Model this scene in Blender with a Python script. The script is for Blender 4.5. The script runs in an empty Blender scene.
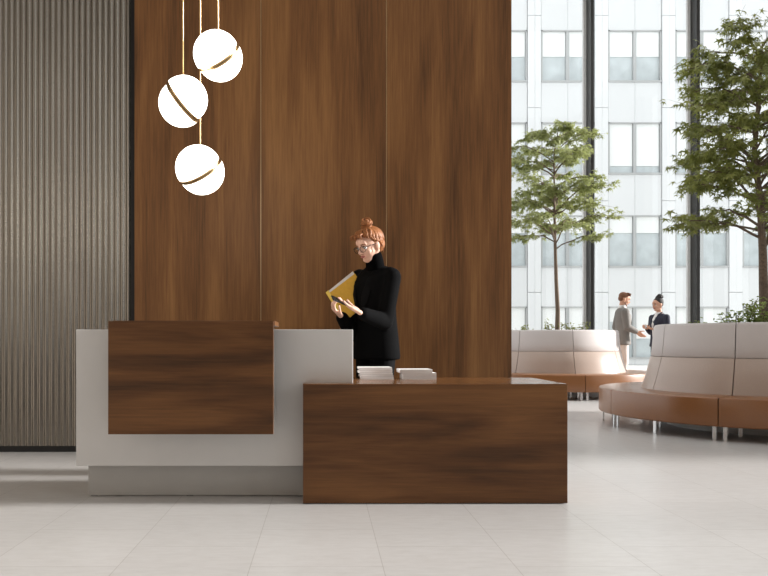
import bpy, bmesh, math, random
from mathutils import Vector, Matrix, noise
PI = math.pi
R = math.radians
sc = bpy.context.scene
col = sc.collection
H_EYE = 1.02

# ---------------------------------------------------------------- materials
def new_mat(name):
    m = bpy.data.materials.new(name); m.use_nodes = True
    nt = m.node_tree
    return m, nt, nt.nodes['Principled BSDF']

def srgb(r, g, b):
    f = lambda c: (c/255/12.92) if c/255 <= .04045 else ((c/255+.055)/1.055)**2.4
    return (f(r), f(g), f(b), 1)

def plain(name, c, rough=.6, metal=0, var=.06, scale=30, bump=0, spec=.5, sheen=0):
    """procedural surface: the colour broken up by fine noise"""
    m, nt, p = new_mat(name)
    tc = nt.nodes.new('ShaderNodeTexCoord'); n = nt.nodes.new('ShaderNodeTexNoise')
    n.inputs['Scale'].default_value = scale; n.inputs['Detail'].default_value = 4
    nt.links.new(tc.outputs['Object'], n.inputs['Vector'])
    r = nt.nodes.new('ShaderNodeValToRGB')
    r.color_ramp.elements[0].position = .3; r.color_ramp.elements[1].position = .7
    r.color_ramp.elements[0].color = tuple(x*(1-var) for x in c[:3])+(1,)
    r.color_ramp.elements[1].color = tuple(min(1, x*(1+var)) for x in c[:3])+(1,)
    nt.links.new(n.outputs['Fac'], r.inputs['Fac']); nt.links.new(r.outputs['Color'], p.inputs['Base Color'])
    p.inputs['Roughness'].default_value = rough; p.inputs['Metallic'].default_value = metal
    p.inputs['Specular IOR Level'].default_value = spec
    if sheen: p.inputs['Sheen Weight'].default_value = sheen
    if bump:
        b = nt.nodes.new('ShaderNodeBump'); b.inputs['Strength'].default_value = bump; b.inputs['Distance'].default_value = .003
        nt.links.new(n.outputs['Fac'], b.inputs['Height']); nt.links.new(b.outputs['Normal'], p.inputs['Normal'])
    return m

def wood(name, dark, mid, light, vertical, rough=.45, spec=.4, coat=0):
    m, nt, p = new_mat(name)
    L = nt.links.new
    tc = nt.nodes.new('ShaderNodeTexCoord')
    mp = nt.nodes.new('ShaderNodeMapping'); L(tc.outputs['Object'], mp.inputs['Vector'])
    mp.inputs['Scale'].default_value = (1, 1, .09) if vertical else (.13, .9, 1)
    # wandering of the grain
    n1 = nt.nodes.new('ShaderNodeTexNoise'); n1.inputs['Scale'].default_value = 6.5 if not vertical else 4.5
    n1.inputs['Detail'].default_value = 3; n1.inputs['Distortion'].default_value = .6
    L(mp.outputs[0], n1.inputs['Vector'])
    mp2 = nt.nodes.new('ShaderNodeMapping'); L(tc.outputs['Object'], mp2.inputs['Vector'])
    mp2.inputs['Scale'].default_value = (1, 1, .03) if vertical else (.035, .9, 1)
    n2 = nt.nodes.new('ShaderNodeTexNoise'); n2.inputs['Scale'].default_value = 55
    n2.inputs['Detail'].default_value = 6; n2.inputs['Roughness'].default_value = .65
    L(mp2.outputs[0], n2.inputs['Vector'])
    n3 = nt.nodes.new('ShaderNodeTexNoise'); n3.inputs['Scale'].default_value = 180
    n3.inputs['Detail'].default_value = 3
    L(mp2.outputs[0], n3.inputs['Vector'])
    a = nt.nodes.new('ShaderNodeMath'); a.operation = 'MULTIPLY_ADD'
    L(n1.outputs['Fac'], a.inputs[0]); a.inputs[1].default_value = 1.1; 
    b = nt.nodes.new('ShaderNodeMath'); b.operation = 'MULTIPLY_ADD'
    L(n2.outputs['Fac'], b.inputs[0]); b.inputs[1].default_value = .65 if vertical else .4
    c = nt.nodes.new('ShaderNodeMath'); c.operation = 'MULTIPLY_ADD'
    L(n3.outputs['Fac'], c.inputs[0]); c.inputs[1].default_value = .3 if vertical else .22; c.inputs[2].default_value = -.525 if vertical else -.36
    L(c.outputs[0], b.inputs[2]); L(b.outputs[0], a.inputs[2])
    r = nt.nodes.new('ShaderNodeValToRGB'); e = r.color_ramp.elements
    e[0].position = .18; e[0].color = dark; e[1].position = .85; e[1].color = light
    k = e.new(.5); k.color = mid
    L(a.outputs[0], r.inputs['Fac']); L(r.outputs['Color'], p.inputs['Base Color'])
    p.inputs['Roughness'].default_value = rough; p.inputs['Specular IOR Level'].default_value = spec
    p.inputs['Coat Weight'].default_value = coat; p.inputs['Coat Roughness'].default_value = .12
    bp = nt.nodes.new('ShaderNodeBump'); bp.inputs['Strength'].default_value = .08; bp.inputs['Distance'].default_value = .002
    L(n3.outputs['Fac'], bp.inputs['Height']); L(bp.outputs['Normal'], p.inputs['Normal'])
    return m

M = {}
M['wall_wood'] = wood('walnut_wall_veneer', srgb(76,49,26), srgb(116,78,44), srgb(146,104,62), True, .5, .3)
M['desk_wood'] = wood('walnut_desk_veneer', srgb(46,28,14), srgb(90,57,29), srgb(122,83,47), False, .42, .3)
M['desk_top'] = wood('walnut_desk_top', srgb(75,48,28), srgb(112,74,42), srgb(140,98,60), False, .18, .6)
M['white_lam'] = plain('pale_grey_laminate', srgb(200,198,196), .5, var=.012, scale=8)
M['plinth'] = plain('grey_plinth_laminate', srgb(172,169,165), .45, var=.015, scale=8)
M['black'] = plain('black_metal', srgb(18,17,17), .45, .3, scale=20)
M['mullion'] = plain('dark_bronze_aluminium', srgb(44,42,40), .35, .5, scale=10)
M['mullion_light'] = plain('grey_aluminium', srgb(215,215,213), .5, .1, scale=10)
M['brass'] = plain('brushed_brass', srgb(196,164,118), .28, 1, var=.1, scale=60)
M['inlay'] = plain('pale_brass_inlay', srgb(190,164,128), .45, .6, var=.05, scale=30)
M['chrome'] = plain('satin_chrome', srgb(215,215,215), .25, 1, var=.02, scale=30)
M['saddle'] = plain('saddle_brown_leather', srgb(134,86,46), .3, var=.07, scale=90, bump=.12, spec=.7)
M['tan'] = plain('pale_tan_leather', srgb(176,158,146), .32, var=.04, scale=90, bump=.15, spec=.4)
M['grey_fab'] = plain('light_grey_upholstery', srgb(196,189,186), .6, var=.03, scale=120, bump=.15, spec=.3)
M['soil'] = plain('dark_potting_soil', srgb(60,45,35), .95, var=.4, scale=40, bump=1)
M['planter'] = plain('matt_white_planter', srgb(215,213,210), .6, var=.02)
M['ceiling'] = plain('white_ceiling_plaster', srgb(225,223,220), .9, var=.015)
M['paint'] = plain('warm_grey_paint', srgb(170,163,155), .85, var=.02)
M['facade'] = plain('white_facade_cladding', srgb(215,217,218), .8, var=.012, scale=1.2)
M['facade_strip'] = plain('white_facade_pilaster', srgb(219,221,222), .8, var=.012, scale=1.2)
M['facade_line'] = plain('grey_facade_frame', srgb(172,174,174), .6, var=.03)
M['blind'] = plain('white_roller_blind', srgb(232,234,233), .85, var=.012)
M['ext_glass'] = plain('tinted_facade_glass', srgb(188,196,198), .3, var=.12, scale=1.6, spec=.3)
M['paving'] = plain('pale_exterior_paving', srgb(205,203,200), .85, var=.04, scale=3)
M['black_wool'] = plain('black_wool_cloth', srgb(9,9,10), .9, var=.2, scale=150, bump=.15, spec=.08)
M['black_knit'] = plain('black_ribbed_knit', srgb(6,6,7), .95, var=.2, scale=220, bump=.3, spec=.05)
M['black_trouser'] = plain('black_trouser_cloth', srgb(9,9,10), .8, var=.12, scale=120, spec=.1)
M['grey_wool'] = plain('grey_flecked_wool', srgb(120,116,111), .85, var=.12, scale=140, bump=.2)
M['navy'] = plain('navy_wool', srgb(38,40,56), .8, var=.1, scale=140)
M['cream'] = plain('cream_cotton', srgb(214,204,196), .8, var=.03, scale=60)
M['white_shirt'] = plain('white_cotton', srgb(232,230,228), .75, var=.02, scale=60)
M['skin'] = plain('fair_skin', srgb(226,182,160), .5, var=.03, scale=25, spec=.35)
M['skin_man'] = plain('light_skin', srgb(206,158,132), .55, var=.04, scale=25, spec=.3)
M['skin_dark'] = plain('medium_brown_skin', srgb(208,162,138), .55, var=.04, scale=25, spec=.3)
M['lips'] = plain('muted_rose_lips', srgb(170,88,84), .4, scale=60)
M['eyewhite'] = plain('eye_white', srgb(235,232,230), .25, var=.01)
M['iris'] = plain('dark_iris', srgb(60,50,40), .2, var=.2, scale=200)
M['ginger'] = plain('ginger_hair', srgb(140,88,50), .5, var=.35, scale=160, bump=.3, spec=.3)
M['brown_hair'] = plain('short_brown_hair', srgb(120,78,52), .6, var=.3, scale=120, bump=.6)
M['black_hair'] = plain('black_curly_hair', srgb(34,28,26), .7, var=.4, scale=120, bump=.9)
M['frame_black'] = plain('black_acetate', srgb(28,30,32), .25, var=.05)
M['yellow'] = plain('yellow_card_cover', srgb(212,164,52), .55, var=.05, scale=40)
M['yellow_light'] = plain('light_yellow_card_spine', srgb(238,204,92), .5, var=.04, scale=40)
M['paper'] = plain('white_paper', srgb(236,234,232), .8, var=.02, scale=60)
M['paper_grey'] = plain('pale_grey_paper', srgb(214,211,210), .8, var=.02, scale=60)
M['phone'] = plain('dark_glass_phone', srgb(34,38,44), .2, var=.05)
M['bark'] = plain('grey_brown_bark', srgb(112,96,82), .9, var=.3, scale=45, bump=.8)
M['shoe'] = plain('black_shoe_leather', srgb(20,18,18), .35, var=.1)

def leaf_mat(name, c1, c2, trans):
    m, nt, p = new_mat(name); L = nt.links.new
    tc = nt.nodes.new('ShaderNodeTexCoord'); n = nt.nodes.new('ShaderNodeTexNoise'); n.inputs['Scale'].default_value = 5
    n.inputs['Detail'].default_value = 5; n.inputs['Roughness'].default_value = .8
    L(tc.outputs['Object'], n.inputs['Vector'])
    r = nt.nodes.new('ShaderNodeValToRGB'); r.color_ramp.elements[0].position = .35; r.color_ramp.elements[1].position = .65
    r.color_ramp.elements[0].color = c1; r.color_ramp.elements[1].color = c2
    L(n.outputs['Fac'], r.inputs['Fac']); L(r.outputs['Color'], p.inputs['Base Color'])
    p.inputs['Roughness'].default_value = .5
    t = nt.nodes.new('ShaderNodeBsdfTranslucent'); L(r.outputs['Color'], t.inputs['Color'])
    mx = nt.nodes.new('ShaderNodeMixShader'); mx.inputs[0].default_value = trans
    L(p.outputs[0], mx.inputs[1]); L(t.outputs[0], mx.inputs[2])
    L(mx.outputs[0], nt.nodes['Material Output'].inputs['Surface'])
    return m
M['leaf_near'] = leaf_mat('olive_green_maple_leaf', srgb(106,116,52), srgb(162,166,94), .35)
M['leaf_far'] = leaf_mat('soft_green_maple_leaf', srgb(128,136,78), srgb(174,180,122), .4)
M['leaf_low'] = leaf_mat('fresh_green_leaf', srgb(120,140,70), srgb(170,182,110), .4)

def glass_mat():
    m = bpy.data.materials.new('clear_window_glass'); m.use_nodes = True; nt = m.node_tree; nt.nodes.clear()
    L = nt.links.new
    o = nt.nodes.new('ShaderNodeOutputMaterial'); t = nt.nodes.new('ShaderNodeBsdfTransparent'); g = nt.nodes.new('ShaderNodeBsdfGlossy')
    g.inputs['Roughness'].default_value = .02
    f = nt.nodes.new('ShaderNodeFresnel'); geo = nt.nodes.new('ShaderNodeNewGeometry'); mr = nt.nodes.new('ShaderNodeMapRange')
    mr.inputs['To Min'].default_value = 1.35; mr.inputs['To Max'].default_value = 1/1.35
    L(geo.outputs['Backfacing'], mr.inputs['Value']); L(mr.outputs['Result'], f.inputs['IOR'])
    mx = nt.nodes.new('ShaderNodeMixShader'); L(f.outputs[0], mx.inputs[0]); L(t.outputs[0], mx.inputs[1]); L(g.outputs[0], mx.inputs[2])
    t.inputs['Color'].default_value = (.98, .99, .99, 1)
    L(mx.outputs[0], o.inputs['Surface'])
    return m
M['glass'] = glass_mat()

def fluted_mat():
    m, nt, p = new_mat('taupe_fluted_metal'); L = nt.links.new
    tc = nt.nodes.new('ShaderNodeTexCoord'); mp = nt.nodes.new('ShaderNodeMapping'); mp.inputs['Scale'].default_value = (6, 1, .5)
    L(tc.outputs['Object'], mp.inputs['Vector'])
    n = nt.nodes.new('ShaderNodeTexNoise'); n.inputs['Scale'].default_value = 2; n.inputs['Detail'].default_value = 4
    L(mp.outputs[0], n.inputs['Vector'])
    r = nt.nodes.new('ShaderNodeValToRGB'); r.color_ramp.elements[0].color = srgb(126,119,110); r.color_ramp.elements[1].color = srgb(152,146,136)
    L(n.outputs['Fac'], r.inputs['Fac']); L(r.outputs['Color'], p.inputs['Base Color'])
    p.inputs['Metallic'].default_value = .8; p.inputs['Roughness'].default_value = .27
    return m
M['fluted'] = fluted_mat()

def floor_mat():
    m, nt, p = new_mat('pale_stone_floor_tiles'); L = nt.links.new
    tc = nt.nodes.new('ShaderNodeTexCoord'); mp = nt.nodes.new('ShaderNodeMapping')
    mp.vector_type = 'POINT'
    mp.inputs['Rotation'].default_value = (0, 0, R(90)); mp.inputs['Location'].default_value = (.04, -.271, 0)
    L(tc.outputs['Object'], mp.inputs['Vector'])
    br = nt.nodes.new('ShaderNodeTexBrick')
    br.offset = .5; br.inputs['Scale'].default_value = 1; br.inputs['Brick Width'].default_value = .667
    br.inputs['Row Height'].default_value = .6; br.inputs['Mortar Size'].default_value = .0022
    br.inputs['Mortar Smooth'].default_value = .3; br.inputs['Bias'].default_value = 0
    L(mp.outputs[0], br.inputs['Vector'])
    br.inputs['Color1'].default_value = srgb(196,194,192); br.inputs['Color2'].default_value = srgb(199,197,195)
    br.inputs['Mortar'].default_value = srgb(170,166,162)
    mp2 = nt.nodes.new('ShaderNodeMapping'); mp2.inputs['Scale'].default_value = (1, 3.5, 1)
    L(tc.outputs['Object'], mp2.inputs['Vector'])
    n = nt.nodes.new('ShaderNodeTexNoise'); n.inputs['Scale'].default_value = 7; n.inputs['Detail'].default_value = 9; n.inputs['Roughness'].default_value = .72
    L(mp2.outputs[0], n.inputs['Vector'])
    r = nt.nodes.new('ShaderNodeValToRGB'); r.color_ramp.elements[0].position = .28; r.color_ramp.elements[0].color = (.78, .765, .75, 1)
    r.color_ramp.elements[1].position = .6; r.color_ramp.elements[1].color = (1, 1, 1, 1)
    L(n.outputs['Fac'], r.inputs['Fac'])
    mx = nt.nodes.new('ShaderNodeMixRGB'); mx.blend_type = 'MULTIPLY'; mx.inputs[0].default_value = .6
    L(br.outputs['Color'], mx.inputs[1]); L(r.outputs['Color'], mx.inputs[2]); L(mx.outputs[0], p.inputs['Base Color'])
    p.inputs['Roughness'].default_value = .3; p.inputs['Specular IOR Level'].default_value = .55
    return m
M['floor'] = floor_mat()

def emit_mat():
    m, nt, p = new_mat('opal_glass_lit')
    p.inputs['Base Color'].default_value = (1, .97, .9, 1); p.inputs['Roughness'].default_value = .2
    p.inputs['Emission Color'].default_value = (1, .95, .84, 1); p.inputs['Emission Strength'].default_value = 5
    return m
M['opal'] = emit_mat()

# ---------------------------------------------------------------- mesh helpers
class MB:
    def __init__(s): s.v = []; s.f = []
    def add(s, vs, fs, mat=None):
        b = len(s.v)
        s.v += [tuple(mat @ Vector(v)) if mat else tuple(v) for v in vs]
        s.f += [tuple(i+b for i in f) for f in fs]
        return s
    def box(s, x0, x1, y0, y1, z0, z1, mat=None):
        v = [(x, y, z) for z in (z0, z1) for y in (y0, y1) for x in (x0, x1)]
        return s.add(v, [(0,2,3,1),(4,5,7,6),(0,1,5,4),(2,6,7,3),(0,4,6,2),(1,3,7,5)], mat)
    def rings(s, rings, cap=True, closed=True):
        """rings: list of equal-length point lists"""
        n = len(rings[0]); v = [p for r in rings for p in r]; f = []
        for i in range(len(rings)-1):
            for j in range(n if closed else n-1):
                k = (j+1) % n
                f.append((i*n+j, i*n+k, (i+1)*n+k, (i+1)*n+j))
        if cap:
            f.append(tuple(range(n-1, -1, -1))); f.append(tuple((len(rings)-1)*n+j for j in range(n)))
        return s.add(v, f)
    def capsule(s, p, q, r1, r2, n=12, h=4, mat=None):
        p = Vector(p); q = Vector(q)
        if mat: p = mat @ p; q = mat @ q
        d = q-p; L = d.length
        d = d.normalized() if L > 1e-6 else Vector((0,0,1))
        a = d.orthogonal().normalized(); b = d.cross(a)
        prof = [(-r1*math.cos(PI/2*i/h), r1*math.sin(PI/2*i/h)) for i in range(h+1)]
        prof += [(L+r2*math.sin(PI/2*i/h), r2*math.cos(PI/2*i/h)) for i in range(h+1)]
        rr = []
        for t, r in prof:
            r = max(r, 1e-4)
            rr.append([p+d*t+(a*math.cos(2*PI*j/n)+b*math.sin(2*PI*j/n))*r for j in range(n)])
        return s.rings(rr)
    def chain(s, pts, rads, n=12, mat=None, h=4):
        for i in range(len(pts)-1): s.capsule(pts[i], pts[i+1], rads[i], rads[i+1], n, h, mat)
        return s
    def ell(s, c, r, rot=(0,0,0), n=20, m=12, mat=None):
        from mathutils import Euler
        E = Euler(rot).to_matrix(); c = Vector(c); rr = []
        for i in range(m+1):
            t = PI*i/m; st = max(math.sin(t), 1e-3)
            ring = []
            for j in range(n):
                a = 2*PI*j/n
                v = c + E @ Vector((r[0]*st*math.cos(a), r[1]*st*math.sin(a), -r[2]*math.cos(t)))
                ring.append(mat @ v if mat else v)
            rr.append(ring)
        return s.rings(rr)
    def loft(s, secs, n=28, mat=None, power=2.0):
        """secs: (cx, cy, z, rx, ry)"""
        rr = []
        for cx, cy, z, rx, ry in secs:
            ring = []
            for j in range(n):
                a = 2*PI*j/n; ca, sa = math.cos(a), math.sin(a)
                x = abs(ca)**(2/power)*(1 if ca >= 0 else -1); y = abs(sa)**(2/power)*(1 if sa >= 0 else -1)
                v = Vector((cx+rx*x, cy+ry*y, z)); ring.append(mat @ v if mat else v)
            rr.append(ring)
        return s.rings(rr)
    def lathe(s, prof, c=(0,0,0), n=48, a0=0, a1=2*PI):
        """closed profile list of (r,z), swept; full turn or a sector with end caps"""
        full = abs(a1-a0-2*PI) < 1e-6; k = n if full else n+1; rr = []
        for i in range(k):
            a = a0+(a1-a0)*i/n
            rr.append([(c[0]+r*math.cos(a), c[1]+r*math.sin(a), c[2]+z) for r, z in prof])
        if full:
            m = len(prof); v = [p for r in rr for p in r]; f = []
            for i in range(n):
                for j in range(m):
                    f.append((i*m+j, ((i+1) % n)*m+j, ((i+1) % n)*m+(j+1) % m, i*m+(j+1) % m))
            return s.add(v, f)
        return s.rings(rr)
    def build(s, name, mat, parent=None, smooth=False, bevel=0, loc=None):
        me = bpy.data.meshes.new(name)
        vs = s.v
        if loc: vs = [(v[0]-loc[0], v[1]-loc[1], v[2]-loc[2]) for v in vs]
        me.from_pydata(vs, [], s.f); me.update()
        bm = bmesh.new(); bm.from_mesh(me); bmesh.ops.recalc_face_normals(bm, faces=bm.faces); bm.to_mesh(me); bm.free()
        me.materials.append(M[mat])
        o = bpy.data.objects.new(name, me); col.objects.link(o)
        if loc: o.location = loc
        if smooth:
            for p in me.polygons: p.use_smooth = True
        if bevel:
            b = o.modifiers.new('bevel', 'BEVEL'); b.width = bevel; b.segments = 2; b.limit_method = 'ANGLE'
        if parent: o.parent = parent; o.matrix_parent_inverse = parent.matrix_world.inverted()
        return o

bpy.context.view_layer.update()
def empty(name, loc=(0,0,0)):
    o = bpy.data.objects.new(name, None); col.objects.link(o); o.location = loc; o.empty_display_size = .1
    o.matrix_world = Matrix.Translation(loc)
    return o
def tag(o, label=None, cat=None, group=None, kind=None):
    if label: o['label'] = label
    if cat: o['category'] = cat
    if group: o['group'] = group
    if kind: o['kind'] = kind
    return o
def struct(o, label=None): o['kind'] = 'structure'; return tag(o, label)

def remesh(o, vox, smooth=6):
    r = o.modifiers.new('r', 'REMESH'); r.mode = 'VOXEL'; r.voxel_size = vox; r.use_smooth_shade = True
    if smooth:
        s = o.modifiers.new('s', 'SMOOTH'); s.factor = .5; s.iterations = smooth
    dg = bpy.context.evaluated_depsgraph_get()
    me = bpy.data.meshes.new_from_object(o.evaluated_get(dg))
    o.modifiers.clear(); o.data = me
    for p in me.polygons: p.use_smooth = True
    return o

# ---------------------------------------------------------------- camera
cam = bpy.data.cameras.new('camera'); co = bpy.data.objects.new('camera', cam); col.objects.link(co)
co.location = (0, 0, H_EYE); co.rotation_euler = (R(90), 0, 0)
cam.lens = 35; cam.sensor_width = 36; cam.shift_x = 61/768; cam.shift_y = 53/768; cam.clip_end = 300
sc.camera = co
F = 746.67
def at(px, py, Y):
    return Vector(((px-323)*Y/F, Y, H_EYE+(341-py)*Y/F))

# ---------------------------------------------------------------- the room
CEIL = 10.6; XL = -6.0; XR = 12.6; YB = 20.0; YF = -4.5
o = MB().box(XL, XR+.4, YF, YB+.4, -.2, 0).build('floor', 'floor'); struct(o, 'pale stone tiled floor')
mb = MB()                                        # white ceiling; two unseen skylights added to light floor and sofas from above
for y0, y1, x0, x1 in ((YF, .6, 0, 0), (.6, 2.4, -3.5, 9), (2.4, 7.2, 0, 0), (7.2, 17, -1.2, 11), (17, YB+.4, 0, 0)):
    if x0 == x1: mb.box(XL-.2, XR+.4, y0, y1, CEIL, CEIL+.25)
    else: mb.box(XL-.2, x0, y0, y1, CEIL, CEIL+.25).box(x1, XR+.4, y0, y1, CEIL, CEIL+.25)
o = mb.build('ceiling', 'ceiling'); struct(o)
o = MB().box(XL-.2, XR+.4, YF-.2, YF, 0, CEIL).build('wall_front_light_block', 'paint'); struct(o)  # unseen wall added behind the camera to cut frontal light
# fluted metal wall on the left
WY = 6.86
mb = MB(); pitch = .054; x = -1.765; prof = []
nf = int((x-XL)/pitch); xs = x-nf*pitch
for i in range(nf):
    for k in range(10):
        t = k/10; prof.append((xs+(i+t)*pitch, WY+.014-.018*math.sin(PI*t)**2.2))
prof.append((x, WY+.014))
ring0 = [(a, b, .055) for a, b in prof]+[(x, WY+.2, .055), (XL, WY+.2, .055)]
ring1 = [(a, b, CEIL) for a, b, c in ring0]
mb.rings([ring0, ring1])
o = mb.build('wall_left', 'fluted'); struct(o, 'taupe fluted metal wall')
for p in o.data.polygons: p.use_smooth = len(p.vertices) == 4
o.data.set_sharp_from_angle(angle=R(50))
o = MB().box(XL, -1.745, WY+.005, WY+.2, 0, .055).build('baseboard_left', 'black'); struct(o)
o = MB().box(-1.765, -1.727, WY-.01, WY+.2, .0, CEIL).build('trim_1', 'black'); struct(o)
o = MB().box(XL-.2, XL, YF, WY+.2, 0, CEIL).build('wall_side', 'paint'); struct(o)
# walnut panelled wall
wl = struct(empty('wall_back', (0, WY, 0)), 'walnut panelled wall with pale brass inlays')
MB().box(-1.727, 1.72, WY+.02, WY+1.2, 0, CEIL).build('core', 'wall_wood', wl)
seams = [-1.727, (261-323)*WY/F, (386.3-323)*WY/F, 1.727]
for i in range(3):
    MB().box(seams[i]+(.004 if i else 0), seams[i+1]-(.004 if i < 2 else 0), WY-.02, WY+.02, 0, CEIL).build('wood_panel', 'wall_wood', wl, loc=(seams[i]+.37*i, WY-3*i, 4.7*i))
for i in (1, 2):
    MB().box(seams[i]-.004, seams[i]+.004, WY-.016, WY+.02, 0, CEIL).build('brass_inlay', 'inlay', wl)

# glazed back wall
wb = struct(empty('window_1', (6, YB, 0)), 'tall glazed wall with dark bronze mullions')
xm = [7.05+2.79*k for k in range(-4, 3)]
for x in xm:
    if x > XR: continue
    MB().box(x, x+.085, YB-.35, YB, 0, CEIL).build('mullion', 'mullion', wb, bevel=.004)
    MB().box(x-.075, x+.16, YB, YB+.09, 0, CEIL).build('mullion_cap', 'mullion_light', wb, bevel=.004)
MB().box(-1.72, XR, YB-.05, YB+.09, 0, .09).build('sill_rail', 'mullion_light', wb)
for i in range(len(xm)-1):
    if xm[i+1] < XR: MB().box(xm[i]+.16, xm[i+1]-.075, YB+.03, YB+.045, .09, CEIL).build('glass_pane', 'glass', wb)
MB().box(xm[-1]+.16 if xm[-1] < XR else xm[-2]+.16, XR, YB+.03, YB+.045, .09, CEIL).build('glass_pane', 'glass', wb)
# glazed right hand wall; unseen solid stretch added to keep sun off near sofa
o = MB().box(XR, XR+.4, 6.6, 10.6, 0, CEIL).build('wall_right_sun_block', 'paint'); struct(o)
wr = struct(empty('window_2', (XR, 12, 0)), 'glazed side wall')
for y in [10.65, 12.6, 14.55, 16.5, 18.45, 20]:
    MB().box(XR-.25, XR+.05, y-.05, y+.05, 0, CEIL).build('mullion', 'mullion', wr)
wr2 = struct(empty('window_3', (XR, 1, 0)), 'glazed side wall')
for y in [-4.5, -2.3, -.1, 2.1, 4.3, 6.5]:
    MB().box(XR-.25, XR+.05, y-.05, y+.05, 0, CEIL).build('mullion', 'mullion', wr2)

# ---------------------------------------------------------------- outside
o = MB().box(-40, 60, YB+.4, 32, -.25, -.02).build('ground', 'paving'); struct(o)
FY = 32.0; s_f = F/FY
bd = tag(empty('office_building', (14, FY+4, 0)), 'pale white office building with paired windows seen across the street through the glazing', 'building')
per = 67.2/s_f; hz = 92.3/s_f
kmin, kmax = -4, 5
xw = lambda k: (541.5-323+67.2*k)/s_f
zt = [H_EYE+(341-y)/s_f for y in (306.5, 215, 122, 29.7, -62.5)]
top = 20.5
MB().box(xw(kmin)-1, xw(kmax+1)+1, FY+.25, FY+8, -.05, top).build('wall', 'facade', bd)
for k in range(kmin, kmax+1):
    x0 = xw(k); x1 = x0+53/s_f; zz = 0
    for z in zt+[top+52.3/s_f]:                    # spandrels between window rows
        b = z-52.3/s_f; xm_ = (x0+x1)/2
        MB().box(x0, xm_-.008, FY+.03, FY+.24, zz, b).box(xm_+.008, x1, FY+.03, FY+.24, zz, b).box(x0, x1, FY+.05, FY+.26, zz, b).build('spandrel', 'facade', bd)
        zz = z
for k in range(kmin-1, kmax+1):
    x0 = xw(k)+53/s_f; w = per-53/s_f
    mb = MB()
    zs = [0]+[z+.62 for z in zt]+[top]
    for a, b in zip(zs[:-1], zs[1:]):
        mb.box(x0+.02, x0+w*.52, FY-.02, FY+.26, a, b-.02); mb.box(x0+w*.52+.015, x0+w-.02, FY, FY+.26, a, b-.02)
    mb.build('pilaster', 'facade_strip', bd)
rnd = random.Random(3)
for k in range(kmin, kmax+1):
    for ri, z1 in enumerate(zt):
        x0 = xw(k); x1 = x0+53/s_f; z0 = z1-52.3/s_f; xc = (x0+x1)/2
        fr = MB(); t = .055
        fr.box(x0, x1, FY+.02, FY+.16, z1-t, z1).box(x0, x1, FY-.02, FY+.16, z0, z0+t*1.3)
        fr.box(x0, x0+t, FY+.02, FY+.16, z0, z1).box(x1-t, x1, FY+.02, FY+.16, z0, z1).box(xc-.065, xc+.065, FY+.04, FY+.16, z0, z1)
        fo = fr.build('window', 'facade_line', bd)
        g = MB(); bl = MB(); inner = MB()
        for a, b in ((x0+t, xc-.065), (xc+.065, x1-t)):
            g.box(a, b, FY+.14, FY+.15, z0+t, z1-t)
            drop = {3: .5, 2: .85, 1: .33, 0: .62, 4: .5}[ri]
            if ri == 0 and k != 1: drop = rnd.choice([.6, .8, .95])
            if ri == 2 and k in (0, -1): drop = .5
            if ri == 0 and k == 1: drop = .28 if a < xc-.2 else .58
            if ri == 0 and k == 1 and a > xc: drop = .62
            zb = z1-t-(z1-z0-2*t)*drop
            bl.box(a+.02, b-.02, FY+.1, FY+.135, zb, z1-t)
        g.build('window_pane', 'ext_glass', fo); bl.build('window_blind', 'blind', fo)

# ---------------------------------------------------------------- reception counter (tall, pale)
YC = 4.80
rc = tag(empty('reception_counter', (-.7, 5.1, 0)), 'tall pale grey reception counter with a floating dark walnut panel on its front', 'reception desk')
XC0, XC1 = (76-323)/155.6, (353-323)/155.6
MB().box(XC0, XC1, YC, 5.40, .217, 1.094).build('counter_body', 'white_lam', rc, bevel=.003)
MB().box((88.5-323)/152, XC1-.01, 4.91, 5.34, .005, .217).build('plinth', 'plinth', rc)
mb = MB()
for x in (-1.53, -.9, -.15): mb.box(x, x+.045, 4.92, 5.3, 0, .005)
mb.build('plinth_foot', 'black', rc)
MB().box((108.2-323)/162, (273.3-323)/162, 4.605, 4.645, 1.02-93.3/162, 1.02+20/162).build('front_panel', 'desk_wood', rc, bevel=.002, loc=(-.1, 4.6, .3))
MB().box((108.2-323)/162+.02, (277-323)/152.5, 4.645, 5.12, 1.117, 1.147).build('transaction_shelf', 'desk_wood', rc, bevel=.002)
mb = MB()
for x in (-1.25, -.8, -.38): mb.box(x, x+.05, 4.645, 4.80, .6, 1.0).box(x, x+.05, 4.85, 5.08, 1.094, 1.117)
mb.build('panel_bracket', 'black', rc)

# low desk in walnut
YD = F/159.8
ld = tag(empty('low_desk', (.8, 5.0, 0)), 'low walnut desk with horizontal grain, its top carrying two stacks of brochures', 'desk')
XD0, XD1 = (303-323)/159.8, (567.6-323)/159.8; YDB = YD*1.173
def lshape(z0, z1, e=0):
    pts = [(XD0+e, YD+e), (XD1-e, YD+e), (XD1-e, YDB-e), (XC1+.002+e, YDB-e), (XC1+.002+e, YC-.004-e), (XD0+e, YC-.004-e)]
    return MB().rings([[(x, y, z0) for x, y in pts], [(x, y, z1) for x, y in pts]])
lshape(.005, .7465).build('desk_body', 'desk_wood', ld, bevel=.0015, loc=(.4, 4.4, 1.7))
lshape(.7465, .7515).build('desk_top', 'desk_top', ld)
lshape(0, .005, .02).build('desk_base', 'black', ld)

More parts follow.
